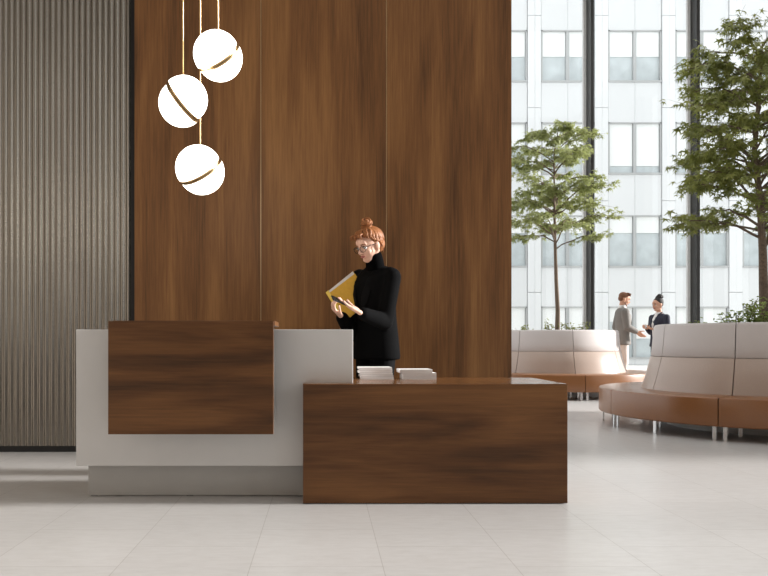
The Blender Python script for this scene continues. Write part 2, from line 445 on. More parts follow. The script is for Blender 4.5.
# brochures, two stacks
ZT = .7515
def brochure(x0, x1, y0, y1, z, th, rot, label, group, proto={}):
    w, d = x1-x0, y1-y0
    root = empty('brochure', ((x0+x1)/2, (y0+y1)/2, z)); root.rotation_euler.z = rot
    tag(root, label, 'brochure', group)
    a = MB().box(-w/2, w/2, -d/2, d/2, th*.08, th*.92, None).build('pages', 'paper_grey'); a.parent = root
    c = MB().box(-w/2-.001, w/2+.001, -d/2-.001, d/2+.001, th*.92, th).box(-w/2-.001, w/2+.001, -d/2-.001, d/2+.001, 0, th*.08).box(-w/2-.003, -w/2-.001, -d/2, d/2, 0, th).build('cover', 'paper', bevel=.0004); c.parent = root
    return root
pos1 = ['bottom', 'second from the bottom', 'third from the bottom', 'third from the top', 'second from the top', 'topmost']
xa, xb = .258, .487
z = ZT
for i in range(6):
    th = .0135; dx = [.012, .006, .008, -.004, .002, -.006][i]; r = [.0, .03, -.03, .02, -.025, .015][i]
    brochure(xa+dx, xb+dx*.7, 5.235, 5.445, z+.0002, th, r, 'white brochure, %s of the left stack on the low walnut desk' % pos1[i], 'brochures in the left stack')
    z += th+.0004
z = ZT; pos2 = ['bottom', 'second from the bottom', 'middle', 'second from the top', 'topmost']
for i in range(5):
    th = .0145 if i < 3 else .0118
    if i < 3: a, b, r = .562, .795, .0
    else: a, b, r = .540, .765, .02*(i-3)+.012
    brochure(a, b, 5.235, 5.44, z+.0002, th, r, 'white brochure, %s of the right stack on the low walnut desk' % pos2[i], 'brochures in the right stack')
    z += th+.0004

# ---------------------------------------------------------------- pendants
def pendant(px, py, Y, cut_deg, bow, off, rodpx, label, gap=.0155):
    c = at(px, py, Y); r = 22.9*Y/F
    root = tag(empty('pendant_lamp', c), label, 'pendant lamp', 'split globe pendant lamps over the counter')
    u = Vector((math.cos(R(cut_deg)), 0, math.sin(R(cut_deg))))          # along the cut
    n2 = Vector((-u.z, 0, u.x))
    if n2.z < 0: n2 = -n2
    n = (n2*math.cos(R(bow)) + Vector((0, -1, 0))*math.sin(R(bow))).normalized()
    if n.dot(n2) < 0: n = -n
    w = n.cross(u).normalized()
    def hemi(sgn, shift, nm):
        mb = MB(); rings = []; N = 48
        cc = c+u*shift+n*(sgn*gap)
        for i in range(17):
            t = PI/2*i/16; rr = max(math.cos(t)*r, 1e-4)
            rings.append([cc+n*(sgn*math.sin(t)*r)+(u*math.cos(2*PI*j/N)+w*math.sin(2*PI*j/N))*rr for j in range(N)])
        mb.rings(rings)
        o = mb.build(nm, 'opal', root, smooth=True, loc=tuple(c)); o.data.set_sharp_from_angle(angle=R(40))
    def plate(sgn, shift):
        mb = MB(); N = 48; cc = c+u*shift+n*(sgn*(gap-.007))
        rings = [[cc+n*h+(u*math.cos(2*PI*j/N)+w*math.sin(2*PI*j/N))*(r+.0015) for j in range(N)] for h in (-.0058, .0058)]
        mb.rings(rings).build('brass_rim', 'brass', root, smooth=False, loc=tuple(c))
    hemi(1, -off, 'upper_shade'); hemi(-1, off, 'lower_shade'); plate(1, -off); plate(-1, off)
    rx = at(rodpx, py, Y).x
    dz = math.sqrt(max(r*r-(rx-c.x)**2, 0))*.8
    MB().capsule((rx, Y, c.z+dz), (rx, Y, CEIL-.02), .0052, .0052, 10).build('rod', 'brass', root, smooth=True, loc=tuple(c))
    MB().lathe([(0.0005, CEIL-.03), (.06, CEIL-.03), (.06, CEIL), (.0005, CEIL)], (rx, Y, 0)).build('ceiling_rose', 'brass', root, loc=tuple(c))
    return c
P1 = pendant(218, 56, 4.85, 35, 40, .002, 218, 'upper right of three split globe pendants, lit white with a slanting brass rim')
P2 = pendant(183.2, 101.5, 4.85, -55, 12, .006, 183, 'left of three split globe pendants, its brass rim falling steeply to the right')
P3 = pendant(200, 170, 5.25, 31, 33, .002, 200.2, 'lowest of three split globe pendants, hanging below the other two')

# ---------------------------------------------------------------- round sofas with planters
def sofa(cx, cy, off_deg, label):
    root = tag(empty('round_sofa', (cx, cy, 0)), label, 'sofa')
    g = .0035
    def arc(profile, i, R0, gap=.004):
        a0 = R(off_deg+45*i)+gap/R0; a1 = R(off_deg+45*(i+1))-gap/R0
        return MB().lathe(profile, (cx, cy, 0), 22, a0, a1)
    def rnd_rect(r0, r1, z0, z1, rad=.02):
        out = []
        for (cr, cz, a) in ((r1-rad, z0+rad, -90), (r1-rad, z1-rad, 0), (r0+rad, z1-rad, 90), (r0+rad, z0+rad, 180)):
            for k in range(4):
                t = R(a+30*k); out.append((cr+rad*math.cos(t), cz+rad*math.sin(t)))
        return out
    for i in range(8):
        st = arc(rnd_rect(1.24, 1.86, .145, .44, .018), i, 1.86, .005).build('seat', 'saddle', root, smooth=True)
        st.data.set_sharp_from_angle(angle=R(50))
        bk = arc([(1.14, .44), (1.353, .44), (1.298, .62), (1.248, .825), (1.242, .831), (1.14, .831)], i, 1.3, .005).build('backrest', 'tan', root, smooth=True)
        bk.data.set_sharp_from_angle(angle=R(50))
        up = arc([(1.13, .836), (1.236, .836), (1.243, .846), (1.230, .96), (1.21, 1.19), (1.196, 1.215), (1.17, 1.222), (1.14, 1.215), (1.13, 1.19)], i, 1.2, .005).build('upper_backrest', 'grey_fab', root, smooth=True)
        up.data.set_sharp_from_angle(angle=R(50))
        for da in (1.6, 22.5, 43.4):
            a = R(off_deg+45*i+da)
            x, y = cx+1.80*math.cos(a), cy+1.80*math.sin(a)
            T = Matrix.Translation((x, y, 0)) @ Matrix.Rotation(a, 4, 'Z')
            MB().box(-.008, .008, -.019, .019, 0, .147, T).build('leg', 'chrome', root, bevel=.002)
        for da in (3, 42):
            a = R(off_deg+45*i+da); x, y = cx+1.3*math.cos(a), cy+1.3*math.sin(a)
            T = Matrix.Translation((x, y, 0)) @ Matrix.Rotation(a, 4, 'Z')
            MB().box(-.008, .008, -.019, .019, 0, .147, T).build('leg', 'chrome', root, bevel=.002)
    return root
sofa(5.29, 8.96, 2, 'round banquette nearest the viewer, brown seat, grey and tan back, cut by the right edge')
sofa(4.46, 14.54, 0, 'farther round banquette behind the low desk, small tree in its middle')
def planter(cx, cy, label):
    root = tag(empty('planter', (cx, cy, 0)), label, 'planter')
    MB().lathe([(.0005, 0), (1.06, 0), (1.10, 1.16), (1.04, 1.16), (1.02, 1.08), (.0005, 1.08)], (cx, cy, 0), 64).build('tub', 'planter', root, smooth=False)
    MB().lathe([(.0005, 1.081), (1.018, 1.081), (1.018, 1.10), (.0005, 1.115)], (cx, cy, 0), 48).build('soil', 'soil', root)
planter(5.29, 8.96, 'round white planter inside the near round banquette, holding the big maple')
planter(4.46, 14.54, 'round white planter inside the farther round banquette, holding the small maple')

# ---------------------------------------------------------------- trees
def maple_leaf(size, T, mb, r):
    lobes = [(-118, .55), (-62, .85), (0, 1.0), (62, .85), (118, .55)]
    pts = [(0, -.1*size, 0)]
    out = []
    for i, (a, l) in enumerate(lobes):
        t = R(a); droop = -.25*l*size*r.uniform(.4, 1.4)
        if i: 
            b = R((a+lobes[i-1][0])/2); out.append((math.sin(b)*.24*size, math.cos(b)*.24*size, -.03*size))
        out.append((math.sin(t)*l*size, math.cos(t)*l*size, droop))
    v = [(0, 0, .02*size)]+[(.06*size, -.12*size, 0)]+out[::-1]+[(-.06*size, -.12*size, 0)]
    v = [(0, 0, .02*size)]+[(-.05*size, -.1*size, 0)]+out+[(.05*size, -.1*size, 0)]
    n = len(v)-1
    # triangles fan from the centre, one per lobe side
    f = [(0, i, i+1) for i in range(1, n)]
    mb.add(v, f, T)

def tree(base, trunk_pts, crown, nbr, leaves_per, leaf, mat, seed, label, trunk_r):
    r = random.Random(seed); bx_, by_, bz_ = base
    root = tag(empty('maple_tree', base), label, 'tree')
    tp = [Vector(p) for p in trunk_pts]
    tr = MB(); n = len(tp)
    rad = [trunk_r*(1-.85*i/(n-1)) for i in range(n)]
    tr.chain(tp, rad, 12)
    br = MB(); lf = MB()
    zlo, zhi, prof = crown
    def trunk_at(z):
        for i in range(n-1):
            if tp[i].z <= z <= tp[i+1].z:
                return tp[i].lerp(tp[i+1], (z-tp[i].z)/(tp[i+1].z-tp[i].z))
        return tp[-1].copy()
    for b in range(nbr):
        t = min(1, max(0, (b+.5)/nbr+r.uniform(-.06, .06))); z = zlo+(zhi-zlo)*t
        az = b*2.39996+r.uniform(-.5, .5)
        L = prof(t)*r.uniform(.62, 1.06)
        rise = r.uniform(.30, .75)
        start = trunk_at(z-L*rise*.55)
        d = Vector((math.cos(az), math.sin(az), 0))
        pts = []
        for k in range(8):
            s = k/7
            p = start+d*(L*s)+Vector((0, 0, L*(rise*1.35*s-rise*.85*s**2.6)))+Vector((r.uniform(-1, 1), r.uniform(-1, 1), r.uniform(-1, 1)))*.025*L*(k > 0)
            pts.append(p)
        rr = [trunk_r*.28*(1-.8*k/7)*min(1, L)+.0018 for k in range(8)]
        tr.chain(pts, rr, 6, h=2)
        for q in range(int(9+L*11)):
            s = r.uniform(.22, 1.0)**.8; i = min(int(s*7), 6); p = pts[i].lerp(pts[i+1], s*7-i)
            aa = az+r.choice((-1, 1))*r.uniform(.2, 1.4); tl = L*r.uniform(.10, .30)+.04
            e = p+Vector((math.cos(aa), math.sin(aa), r.uniform(-.35, .55)))*tl
            tr.capsule(p, e, .0026, .0010, 5, 2)
            for w in range(leaves_per):
                ss = r.uniform(.25, 1.12)
                c = p.lerp(e, ss)+Vector((r.gauss(0, .026), r.gauss(0, .026), r.gauss(-.02, .018)))
                yaw = aa-PI/2+r.gauss(0, .9); pitch_ = r.uniform(-1.25, -.15); roll = r.uniform(-.6, .6)
                T = Matrix.Translation(c) @ Matrix.Rotation(yaw, 4, 'Z') @ Matrix.Rotation(pitch_, 4, 'X') @ Matrix.Rotation(roll, 4, 'Y')
                maple_leaf(leaf*r.uniform(.6, 1.25), T, lf, r)
    tr.build('trunk', 'bark', root, smooth=True)
    me = bpy.data.meshes.new('foliage'); me.from_pydata(lf.v, [], lf.f); me.update(); me.materials.append(M[mat])
    o = bpy.data.objects.new('foliage', me); col.objects.link(o); o.parent = root; o.matrix_parent_inverse = root.matrix_world.inverted()
    return root
c2 = (4.46, 14.54)
def pf(t): return 1.02*(math.sin(PI*min(1, (t*.85+.15)))**.55)*(1-.35*t)+.10
tree((4.58, 14.6, 1.11), [(4.58, 14.6, 1.09), (4.59, 14.6, 1.6), (4.56, 14.6, 2.2), (4.54, 14.6, 2.9), (4.52, 14.58, 3.6), (4.52, 14.6, 4.3), (4.55, 14.6, 4.95)],
     (3.05, 5.28, lambda t: 1.03*(1-.42*t**3)*(.85+.15*min(1,t*5))), 50, 9, .078, 'leaf_far', 11,
     'small light green maple tree growing out of the farther round sofa', .05)
tree((5.33, 9.0, 1.11), [(5.33, 9.0, 1.09), (5.31, 9.0, 1.7), (5.30, 9.0, 2.1), (5.27, 9.0, 2.7), (5.2, 9.0, 3.3), (5.24, 8.98, 3.9), (5.28, 9.0, 4.35), (5.3, 9.0, 4.62)],
     (2.45, 4.80, lambda t: .98*(1-.22*t**3)), 64, 8, .082, 'leaf_near', 5,
     'large olive green maple tree at the right edge, growing from the near round sofa', .06)

def sprig(cx, cy, h, n, spread, leaf, seed, label, mat='leaf_low'):
    r = random.Random(seed); root = tag(empty('low_shrub', (cx, cy, 1.10)), label, 'plant', 'low plants round the trees')
    st = MB(); lf = MB()
    for i in range(n):
        a = r.uniform(0, 2*PI); l = h*r.uniform(.6, 1)
        p = [Vector((cx+r.uniform(-.04, .04), cy+r.uniform(-.04, .04), 1.09))]
        for k in range(4): p.append(p[-1]+Vector((math.cos(a)*spread/4*(.5+k*.3), math.sin(a)*spread/4*(.5+k*.3), l/4)))
        st.chain(p, [.005, .004, .003, .0025, .002], 6, h=2)
        for k in range(22):
            s = r.uniform(.15, 4); j = min(int(s), 3); c = p[j].lerp(p[j+1], s-j)+Vector((r.gauss(0, .03), r.gauss(0, .03), r.gauss(0, .02)))
            T = Matrix.Translation(c) @ Matrix.Rotation(r.uniform(0, 2*PI), 4, 'Z') @ Matrix.Rotation(r.uniform(-.8, .8), 4, 'X')
            L = leaf*r.uniform(.7, 1.2); w = L*.3
            lf.add([(0, 0, 0), (w, L*.4, .01), (w*.7, L*.75, 0), (0, L, -.01), (-w*.7, L*.75, 0), (-w, L*.4, .01)], [(0, 1, 2, 3), (0, 3, 4, 5)], T)
    st.build('stems', 'bark', root)
    me = bpy.data.meshes.new('leaves'); me.from_pydata(lf.v, [], lf.f); me.update(); me.materials.append(M[mat])
    o = bpy.data.objects.new('leaves', me); col.objects.link(o); o.parent = root; o.matrix_parent_inverse = root.matrix_world.inverted()
def Xat(px, Y): return (px-323)*Y/F
sprig(Xat(733, 8.35), 8.35, .26, 9, .18, .05, 1, 'small green shrub low over the near sofa back, left of the tall sprig')
sprig(Xat(748, 8.55), 8.55, .42, 9, .12, .05, 2, 'tallest green sprig rising above the near sofa back')
sprig(Xat(764, 8.4), 8.40, .40, 11, .22, .05, 3, 'green shrub above the near sofa back at the right edge')
sprig(Xat(697, 8.9), 8.9, .165, 4, .06, .04, 4, 'tiny leaf tip peeping over the near sofa back beside the mullion')
sprig(Xat(707, 8.8), 8.8, .17, 3, .05, .04, 5, 'tiny leaf tip over the near sofa back just right of the mullion')
sprig(Xat(523, 14.2), 14.2, .25, 5, .12, .05, 6, 'small dark plant above the farther sofa, nearest the walnut wall', 'leaf_near')
sprig(Xat(550, 14.0), 14.0, .34, 5, .12, .05, 7, 'small dark plant left of the small maple trunk on the farther sofa', 'leaf_near')
sprig(Xat(575, 14.0), 14.0, .27, 10, .30, .05, 8, 'small dark plant right of the small maple trunk on the farther sofa', 'leaf_near')

# ---------------------------------------------------------------- people
def basis(origin, fwd, S):
    f = Vector(fwd).normalized(); up = Vector((0, 0, 1)); f.z = 0; f.normalize(); rt = f.cross(up)
    m = Matrix(((rt.x*S, f.x*S, 0, origin[0]), (rt.y*S, f.y*S, 0, origin[1]), (0, 0, S, origin[2]), (0, 0, 0, 1)))
    return m
def head_frame(pos, fwd, up=(0,0,1), S=1):
    f = Vector(fwd).normalized(); u = Vector(up); rt = f.cross(u).normalized(); u = rt.cross(f).normalized()
    return Matrix(((rt.x*S, f.x*S, u.x*S, pos[0]), (rt.y*S, f.y*S, u.y*S, pos[1]), (rt.z*S, f.z*S, u.z*S, pos[2]), (0, 0, 0, 1)))
def head(mb, T, male=False):
    """local: x right, y forward, z up, origin at the middle of the head (eye level)"""
    e = lambda c, r, rot=(0,0,0), n=20, m=12: mb.ell(c, r, rot, n, m, T)
    e((0, -.018, .03), (.073, .093, .082), n=32, m=20)        # skull
    e((0, .012, -.022), (.060, .068, .082), n=28, m=18)       # face mass
    e((0, .048, -.086), (.027 if not male else .034, .025, .020))   # chin
    for s in (-1, 1):
        mb.capsule((s*.054, -.012, -.045), (s*.022, .05, -.084), .020, .017, mat=T)   # jaw
        e((s*.036, .052, -.030), (.021, .018, .020))          # cheek
        e((s*.072, -.012, -.012), (.008, .017, .030), (.15, 0, s*.25))  # ear
        mb.capsule((s*.012, .076, .018), (s*.042, .062, .020), .007, .006, mat=T)     # brow
        e((s*.0105, .090, -.030), (.008, .009, .007))         # nostril wing
    e((0, .062, .035), (.045, .022, .035))                    # forehead
    mb.capsule((0, .080, .008), (0, .100, -.024), .008, .0105, mat=T)  # nose
    e((0, .078, -.054), (.020, .012, .012))                   # mouth mound
def face_parts(T, root, small=False):
    for s in (-1, 1):
        o = MB().ell((s*.031, .066, .0), (.0135, .0115, .0095), n=16, m=10, mat=T).build('eye', 'eyewhite', root, smooth=True)
        MB().ell((s*.031, .0755, -.002), (.0055, .0035, .0055), n=14, m=8, mat=T).build('iris', 'iris', o, smooth=True)
        MB().chain([(s*.014, .085, .021), (s*.032, .081, .027), (s*.048, .069, .022)], [.0028, .003, .0018], 8, T).build('eyebrow', root.get('hairmat'), root, smooth=True)
        MB().chain([(s*.018, .078, .0065), (s*.031, .081, .009), (s*.044, .073, .006)], [.002, .0025, .002], 8, T).build('eyelid', 'iris', root, smooth=True)
    MB().chain([(-.021, .081, -.0535), (-.008, .0905, -.051), (.008, .0905, -.051), (.021, .081, -.0535)], [.002, .004, .004, .002], 8, T).chain(
        [(-.018, .081, -.0575), (0, .0895, -.0605), (.018, .081, -.0575)], [.002, .0052, .002], 8, T).build('lips', 'lips', root, smooth=True)
def hand(mb, wrist, d, nrm, side, curl, S=1, spread=.5, thumb_curl=.4):
    """d: direction of the fingers, nrm: out of the palm, side: direction of the thumb"""
    w = Vector(wrist); d = Vector(d).normalized(); nrm = Vector(nrm); nrm = (nrm-d*nrm.dot(d)).normalized()
    sd = d.cross(nrm).normalized()
    if sd.dot(Vector(side)) < 0: sd = -sd
    P = lambda a, b, c: w+(d*a+sd*b+nrm*c)*S
    for b in (-.028, -.010, .009, .027):
        mb.capsule(P(.012, b*.62, 0), P(.088-abs(b)*.25, b, .003), .0155*S, .0125*S, 10, 3)
    mb.capsule(P(.02, .02, .006), P(.05, .032, .010), .016*S, .014*S, 10, 3)
    lens = [(.027, .043, .027, .021), (.009, .048, .030, .022), (-.010, .044, .028, .022), (-.028, .034, .022, .019)]
    for k, (b, l1, l2, l3) in enumerate(lens):
        cu = curl if not isinstance(curl, (list, tuple)) else curl[k]
        p = P(.088-abs(b)*.25, b, .003); a = cu*.55; sp = b*spread*4
        rads = [.0098, .0090, .0082, .0070]
        for j, l in enumerate((l1, l2, l3)):
            dd = (d*math.cos(a)+nrm*math.sin(a)+sd*sp*.25*math.cos(a)).normalized()
            q = p+dd*l*S
            mb.capsule(p, q, rads[j]*S, rads[j+1]*S, 10, 3); p = q; a += cu*(.9 if j == 0 else .7)
    p = P(.026, .026, .006); a = .75
    for j, l in enumerate((.038, .030, .024)):
        dd = (d*math.cos(a)+sd*math.sin(a)+nrm*(.25+thumb_curl*j*.5)).normalized()
        q = p+dd*l*S; mb.capsule(p, q, (.0125, .0108, .0098)[j]*S, (.0108, .0098, .008)[j]*S, 10, 3); p = q; a -= thumb_curl*.7
def torso(mb, B, female=True, g=0):
    k = 1 if female else 1.1
    mb.loft([(0, -.01, .80, .05, .05), (0, -.01, .84, .15*k+g, .11+g), (0, -.012, .92, .168+g, .118+g), (0, -.005, 1.0, .155*k+g, .105+g), (0, 0, 1.08, .128*k+g, .092+g),
             (0, .008, 1.17, .138*k+g, .10+g), (0, .014, 1.26, .152*k+g, .112+g), (0, .004, 1.34, .158*k+g, .10+g), (0, -.008, 1.40, .135*k+g, .078+g*.6), (0, -.014, 1.435, .075*k, .056), (0, -.012, 1.455, .052, .050)], mat=B)

def legs(B, mb, g=0, foot=True, spread=.085, wide=1):
    for s in (-1, 1):
        x = s*spread
        mb.capsule((x*.95, -.01, .86), (x, .012, .50), (.082+g)*wide, (.055+g)*wide, 16, mat=B)
        mb.capsule((x, .012, .50), (x, -.005, .36), (.053+g)*wide, (.054+g)*wide, 16, mat=B)
        mb.capsule((x, -.005, .36), (x, -.015, .09), (.054+g)*wide, (.035+g)*wide, 16, mat=B)
        if foot: mb.capsule((x, -.03, .045), (x*1.15, .13, .035), .035, .028, 12, mat=B)
def shoes(B, root, spread=.085, heel=0, mat='shoe', zoff=0):
    for s in (-1, 1):
        x = s*spread; mb = MB()
        mb.capsule((x, -.035, .048), (x*1.05, .06, .040), .042, .040, 14, mat=B)
        mb.capsule((x*1.05, .06, .038), (x*1.15, .15, .032), .040, .031, 14, mat=B)
        o = mb.build('shoe', mat, root); remesh(o, .006, 3)
        lo = min((o.matrix_world @ v.co).z for v in o.data.vertices)
        for v in o.data.vertices:
            v.co.z += 0
        if heel: MB().capsule((x, -.045, .01), (x, -.045, -heel+.012), .018, .010, 10, mat=B).build('heel', mat, o)

def arm(mb, B, sh, el, wr, g=0, f=1):
    mb.capsule(sh, el, (.047+g)*f, (.038+g)*f, 16, mat=None)
    mb.capsule(el, el.lerp(wr, .35), (.037+g)*f, (.037+g)*f, 16)
    mb.capsule(el.lerp(wr, .35), wr, (.037+g)*f, (.026+g)*f, 16)

# --- receptionist ---------------------------------------------------------
S = 1.075
org = (.402, 5.79, .045)
fw = Vector((-.80, -.60, 0))
B = basis(org, fw, S)
lady = tag(empty('person', (org[0], org[1], 0)), 'woman with ginger bun and glasses in black suit, standing behind the desks with yellow folder', 'person')
lady['hairmat'] = 'ginger'
hp = at(368.6, 245.5, 5.66)
HT = head_frame(hp, Vector((-.70, -.60, -.36)), (-.06, 0, 1), 1.12)
lsh = B @ Vector((-.168, -.005, 1.375)); rsh = B @ Vector((.168, .0, 1.375))
lwr = at(361, 313, 5.42); lel = at(385, 322, 5.60)
rwr = at(341, 316, 5.60); rel = at(352, 333, 5.88)
body = MB(); torso(body, B, True, -.012); legs(B, body)
arm(body, B, lsh, lel, lwr, -.004, S); arm(body, B, rsh, rel, rwr, -.004, S)
head(body, HT)
nb = B @ Vector((0, -.012, 1.42))
body.capsule(nb, hp+Vector((.035, .01, -.05)), .050*S, .048*S, 16)
# camera-side hand, palm up under the phone, pointing left; far hand closed on the folder's edge
hand(body, lwr, (at(341, 303, 5.36)-lwr), (-.15, -.25, 1), (.0, .9, .3), (.22, .16, .14, .16), 1.12, .25, .2)
hand(body, rwr, (at(333, 309, 5.56)-rwr), (.25, -.2, .95), (.1, -.8, .9), (1.0, 1.05, 1.1, 1.1), .98, .1, .6)
ob = body.build('body', 'skin', lady); remesh(ob, .0048, 4)
face_parts(HT, lady)
# glasses
gm = MB()
for s in (-1, 1):
    c = Vector((s*.033, .096, -.003)); N = 20; ring = []
    for j in range(N+1):
        a = 2*PI*j/N; ring.append((c.x+.0255*math.cos(a)*(1 if abs(math.cos(a)) < .8 else .97), c.y-.006*abs(math.cos(a)+s*.5), c.z+.020*math.sin(a)))
    gm.chain(ring, [.0019]*(N+1), 6, HT, 2)
    gm.capsule((s*.058, .088, .006), (s*.078, .0, .004), .0024, .0022, 6, 2, HT)
gm.capsule((-.009, .099, .0), (.009, .099, .0), .0022, .0022, 6, 2, HT)
gl = gm.build('glasses', 'frame_black', lady, smooth=True)
for s in (-1, 1):
    ring = [HT @ Vector((s*.033+.0245*math.cos(2*PI*j/20), .0955-.006*abs(math.cos(2*PI*j/20)+s*.5), -.003+.019*math.sin(2*PI*j/20))) for j in range(20)]
    MB().add(ring, [tuple(range(20))]).build('lens', 'glass', gl)
# hair: cap, front curls, bun of twisted strands
hm = MB(); rr = random.Random(8)
hm.ell((0, -.028, .038), (.079, .090, .080), n=32, m=20, mat=HT)
hm.ell((0, -.064, -.008), (.070, .064, .066), n=24, m=16, mat=HT)
bc = Vector((0, -.040, .140))
cs = Vector((0, -.022, .030)); rs = Vector((.0820, .1010, .0920))
for k in range(84):         # strands combed from the hairline up to the bun
    th = -PI+2*PI*(k+rr.uniform(-.3, .3))/84; at_ = abs(th)
    zz = .080-.022*(at_/.9) if at_ < .9 else (.058-.062*(at_-.9)/.9 if at_ < 1.8 else -.004-.052*(at_-1.8)/1.34)
    zz += rr.uniform(-.005, .005)
    sz = max(-1, min(1, (zz-cs.z)/rs.z)); cz = math.sqrt(1-sz*sz); lat0 = math.asin(sz)
    pts = []; rad = []
    sw = rr.uniform(-.25, .25)
    for q in range(8):
        u = q/7; lat = lat0+(1.36-lat0)*u; t2 = th+sw*math.sin(PI*u)
        puff = 1+(.17 if at_ < 1.0 else .05)*math.sin(PI*min(1, u*1.25+.08))*rr.uniform(.6, 1.15)
        pts.append((cs.x+rs.x*math.cos(lat)*math.sin(t2)*puff, cs.y+rs.y*math.cos(lat)*math.cos(t2)*puff-.018*u*u, cs.z+rs.z*math.sin(lat)*(1+(puff-1)*.8)))
        rad.append(.0032+.0042*math.sin(PI*min(1, u+.12)))
    hm.chain(pts, rad, 8, HT, 3)
for k in range(7):          # small curls falling on the forehead
    x = -.045+.09*k/6+rr.uniform(-.005, .005); y = .084-.10*x*x*6
    hm.chain([(x, y-.014, .094), (x*1.05, y+.006, .092), (x*1.12, y+.010, .078), (x*1.1, y+.004, .064+rr.uniform(-.006, .008))], [.0075, .0075, .006, .003], 8, HT, 3)
for k in range(15):         # bun of looped strands
    a0 = rr.uniform(0, 2*PI); rad = rr.uniform(.016, .040); z = rr.uniform(-.014, .030); t1 = rr.uniform(0, 6); tl = rr.uniform(.006, .022)
    pts = []
    for j in range(10):
        a = a0+j*.55; pts.append((bc.x+rad*math.cos(a), bc.y+rad*math.sin(a), bc.z+z+math.sin(a+t1)*tl))
    hm.chain(pts, [.003, .006, .0075, .008, .008, .008, .008, .0075, .006, .003], 8, HT, 3)
hm.ell(bc, (.033, .033, .028), mat=HT)
ho = hm.build('hair', 'ginger', lady); remesh(ho, .0032, 1)
# a few loose strands at the neck
MB().chain([(-.068, -.055, -.01), (-.073, -.058, -.04), (-.064, -.05, -.075)], [.004, .003, .0015], 6, HT).chain([(-.07, .0, .01), (-.075, .012, -.02), (-.07, .016, -.05)], [.003, .0025, .001], 6, HT).build('loose_strand', 'ginger', lady, smooth=True)
# turtleneck
tm = MB(); torso(tm, B, True, .002)
tm.capsule(B @ Vector((0, -.012, 1.40)), hp+Vector((.040, .015, -.085)), .078, .066, 20)
to = tm.build('turtleneck', 'black_knit', lady); remesh(to, .008, 3)
# trousers
pm = MB(); legs(B, pm, .018, False, wide=1.05)
pm.loft([(0, -.01, .80, .12, .10), (0, -.01, .86, .172, .125), (0, -.012, .95, .172, .122), (0, -.008, 1.03, .145, .108)], mat=B)
po = pm.build('trousers', 'black_trouser', lady); remesh(po, .009, 4)
# blazer, roomy and long
jm = MB()
jm.loft([(.0, -.015, .775, .196, .145), (0, -.015, .80, .198, .148), (0, -.01, .95, .184, .140), (0, -.005, 1.08, .172, .130), (0, .006, 1.2, .176, .134), (0, .01, 1.30, .180, .134), (0, .0, 1.37, .176, .112), (0, -.012, 1.415, .14, .08), (0, -.018, 1.445, .085, .07)], mat=B, n=36)
jm.capsule(B @ Vector((-.150, -.01, 1.375)), lsh+Vector((.01, 0, -.03)), .062, .064, 16)
jm.capsule(B @ Vector((.150, -.01, 1.375)), rsh, .062, .064, 16)
arm(jm, B, lsh+Vector((.006, 0, -.02)), lel, lwr+(lel-lwr).normalized()*.03, .020, S); arm(jm, B, rsh, rel, rwr+(rel-rwr).normalized()*.03, .018, S)
jo = jm.build('blazer', 'black_wool', lady); remesh(jo, .009, 4)
for s in (-1, 1):
    pts = [Vector((s*.066, -.015, 1.440)), Vector((s*.078, .050, 1.415)), Vector((s*.086, .108, 1.335)), Vector((s*.066, .138, 1.24)), Vector((s*.03, .142, 1.12)), Vector((s*.012, .138, 1.05))]
    wds = [.012, .022, .034, .034, .02, .006]; lm = MB(); rings = []
    for p, w in zip(pts, wds):
        nn = Vector((p.x, p.y+.02, 0)).normalized(); tt = Vector((-nn.y, nn.x, 0))
        ring = []
        for j in range(12):
            a = 2*PI*j/12; ring.append(B @ (p+nn*.007*math.sin(a)+(tt*w*math.cos(a))))
        rings.append(ring)
    lm.rings(rings).build('lapel', 'black_trouser', lady, smooth=True)
shoes(B, lady, heel=.042)

# phone in the camera-side hand
pc = at(340.5, 301.2, 5.36)
ph = tag(empty('smartphone', pc), 'dark smartphone lying in the upturned hand of the ginger-haired woman', 'phone')
Tp = head_frame(pc+Vector((0, 0, .0)), (at(333, 296, 5.36)-at(350, 303, 5.42)), (-.1, -.55, .85))
MB().box(-.035, .035, -.072, .072, -.004, .004, Tp).build('case', 'phone', ph, bevel=.003)
MB().box(-.032, .032, -.068, .068, .004, .0047, Tp).build('screen', 'frame_black', ph)
# yellow folder
YFo = 5.83
A_, B_, C_ = at(353, 271, YFo), at(325.8, 293, YFo-.03), at(344, 322.5, YFo-.1)
D_ = A_+(C_-B_)
fo = tag(empty('folder', (A_+C_)/2), 'yellow card folder with papers inside, held upright at a slant by the ginger-haired woman', 'folder')
nrm = (A_-B_).cross(C_-B_).normalized()
if nrm.y > 0: nrm = -nrm          # towards the camera
def slab(a, b, c, d, t0, t1, nm, mt, par=None):
    v = [p+nrm*t0 for p in (a, b, c, d)]+[p+nrm*t1 for p in (a, b, c, d)]
    return MB().add([tuple(q) for q in v], [(0,1,2,3),(7,6,5,4),(0,4,5,1),(1,5,6,2),(2,6,7,3),(3,7,4,0)]).build(nm, mt, par or fo)
slab(A_, B_, C_, D_, -.002, 0, 'back_cover', 'yellow')
inset = (D_-A_)*.04
slab(A_+inset*.3-(A_-B_)*.02, B_+inset*.3+(A_-B_)*.02, C_-inset*.3, D_-inset, .0005, .009, 'paper_sheets', 'paper_grey')
e1 = (C_-B_).normalized(); e2 = (A_-B_).normalized()
slab(A_+e1*.03, B_+e1*.02, C_, D_, .010, .012, 'front_cover', 'yellow')
slab(B_+e2*.028, B_, C_, C_+e2*.028, .0125, .0145, 'spine_strip', 'yellow_light')

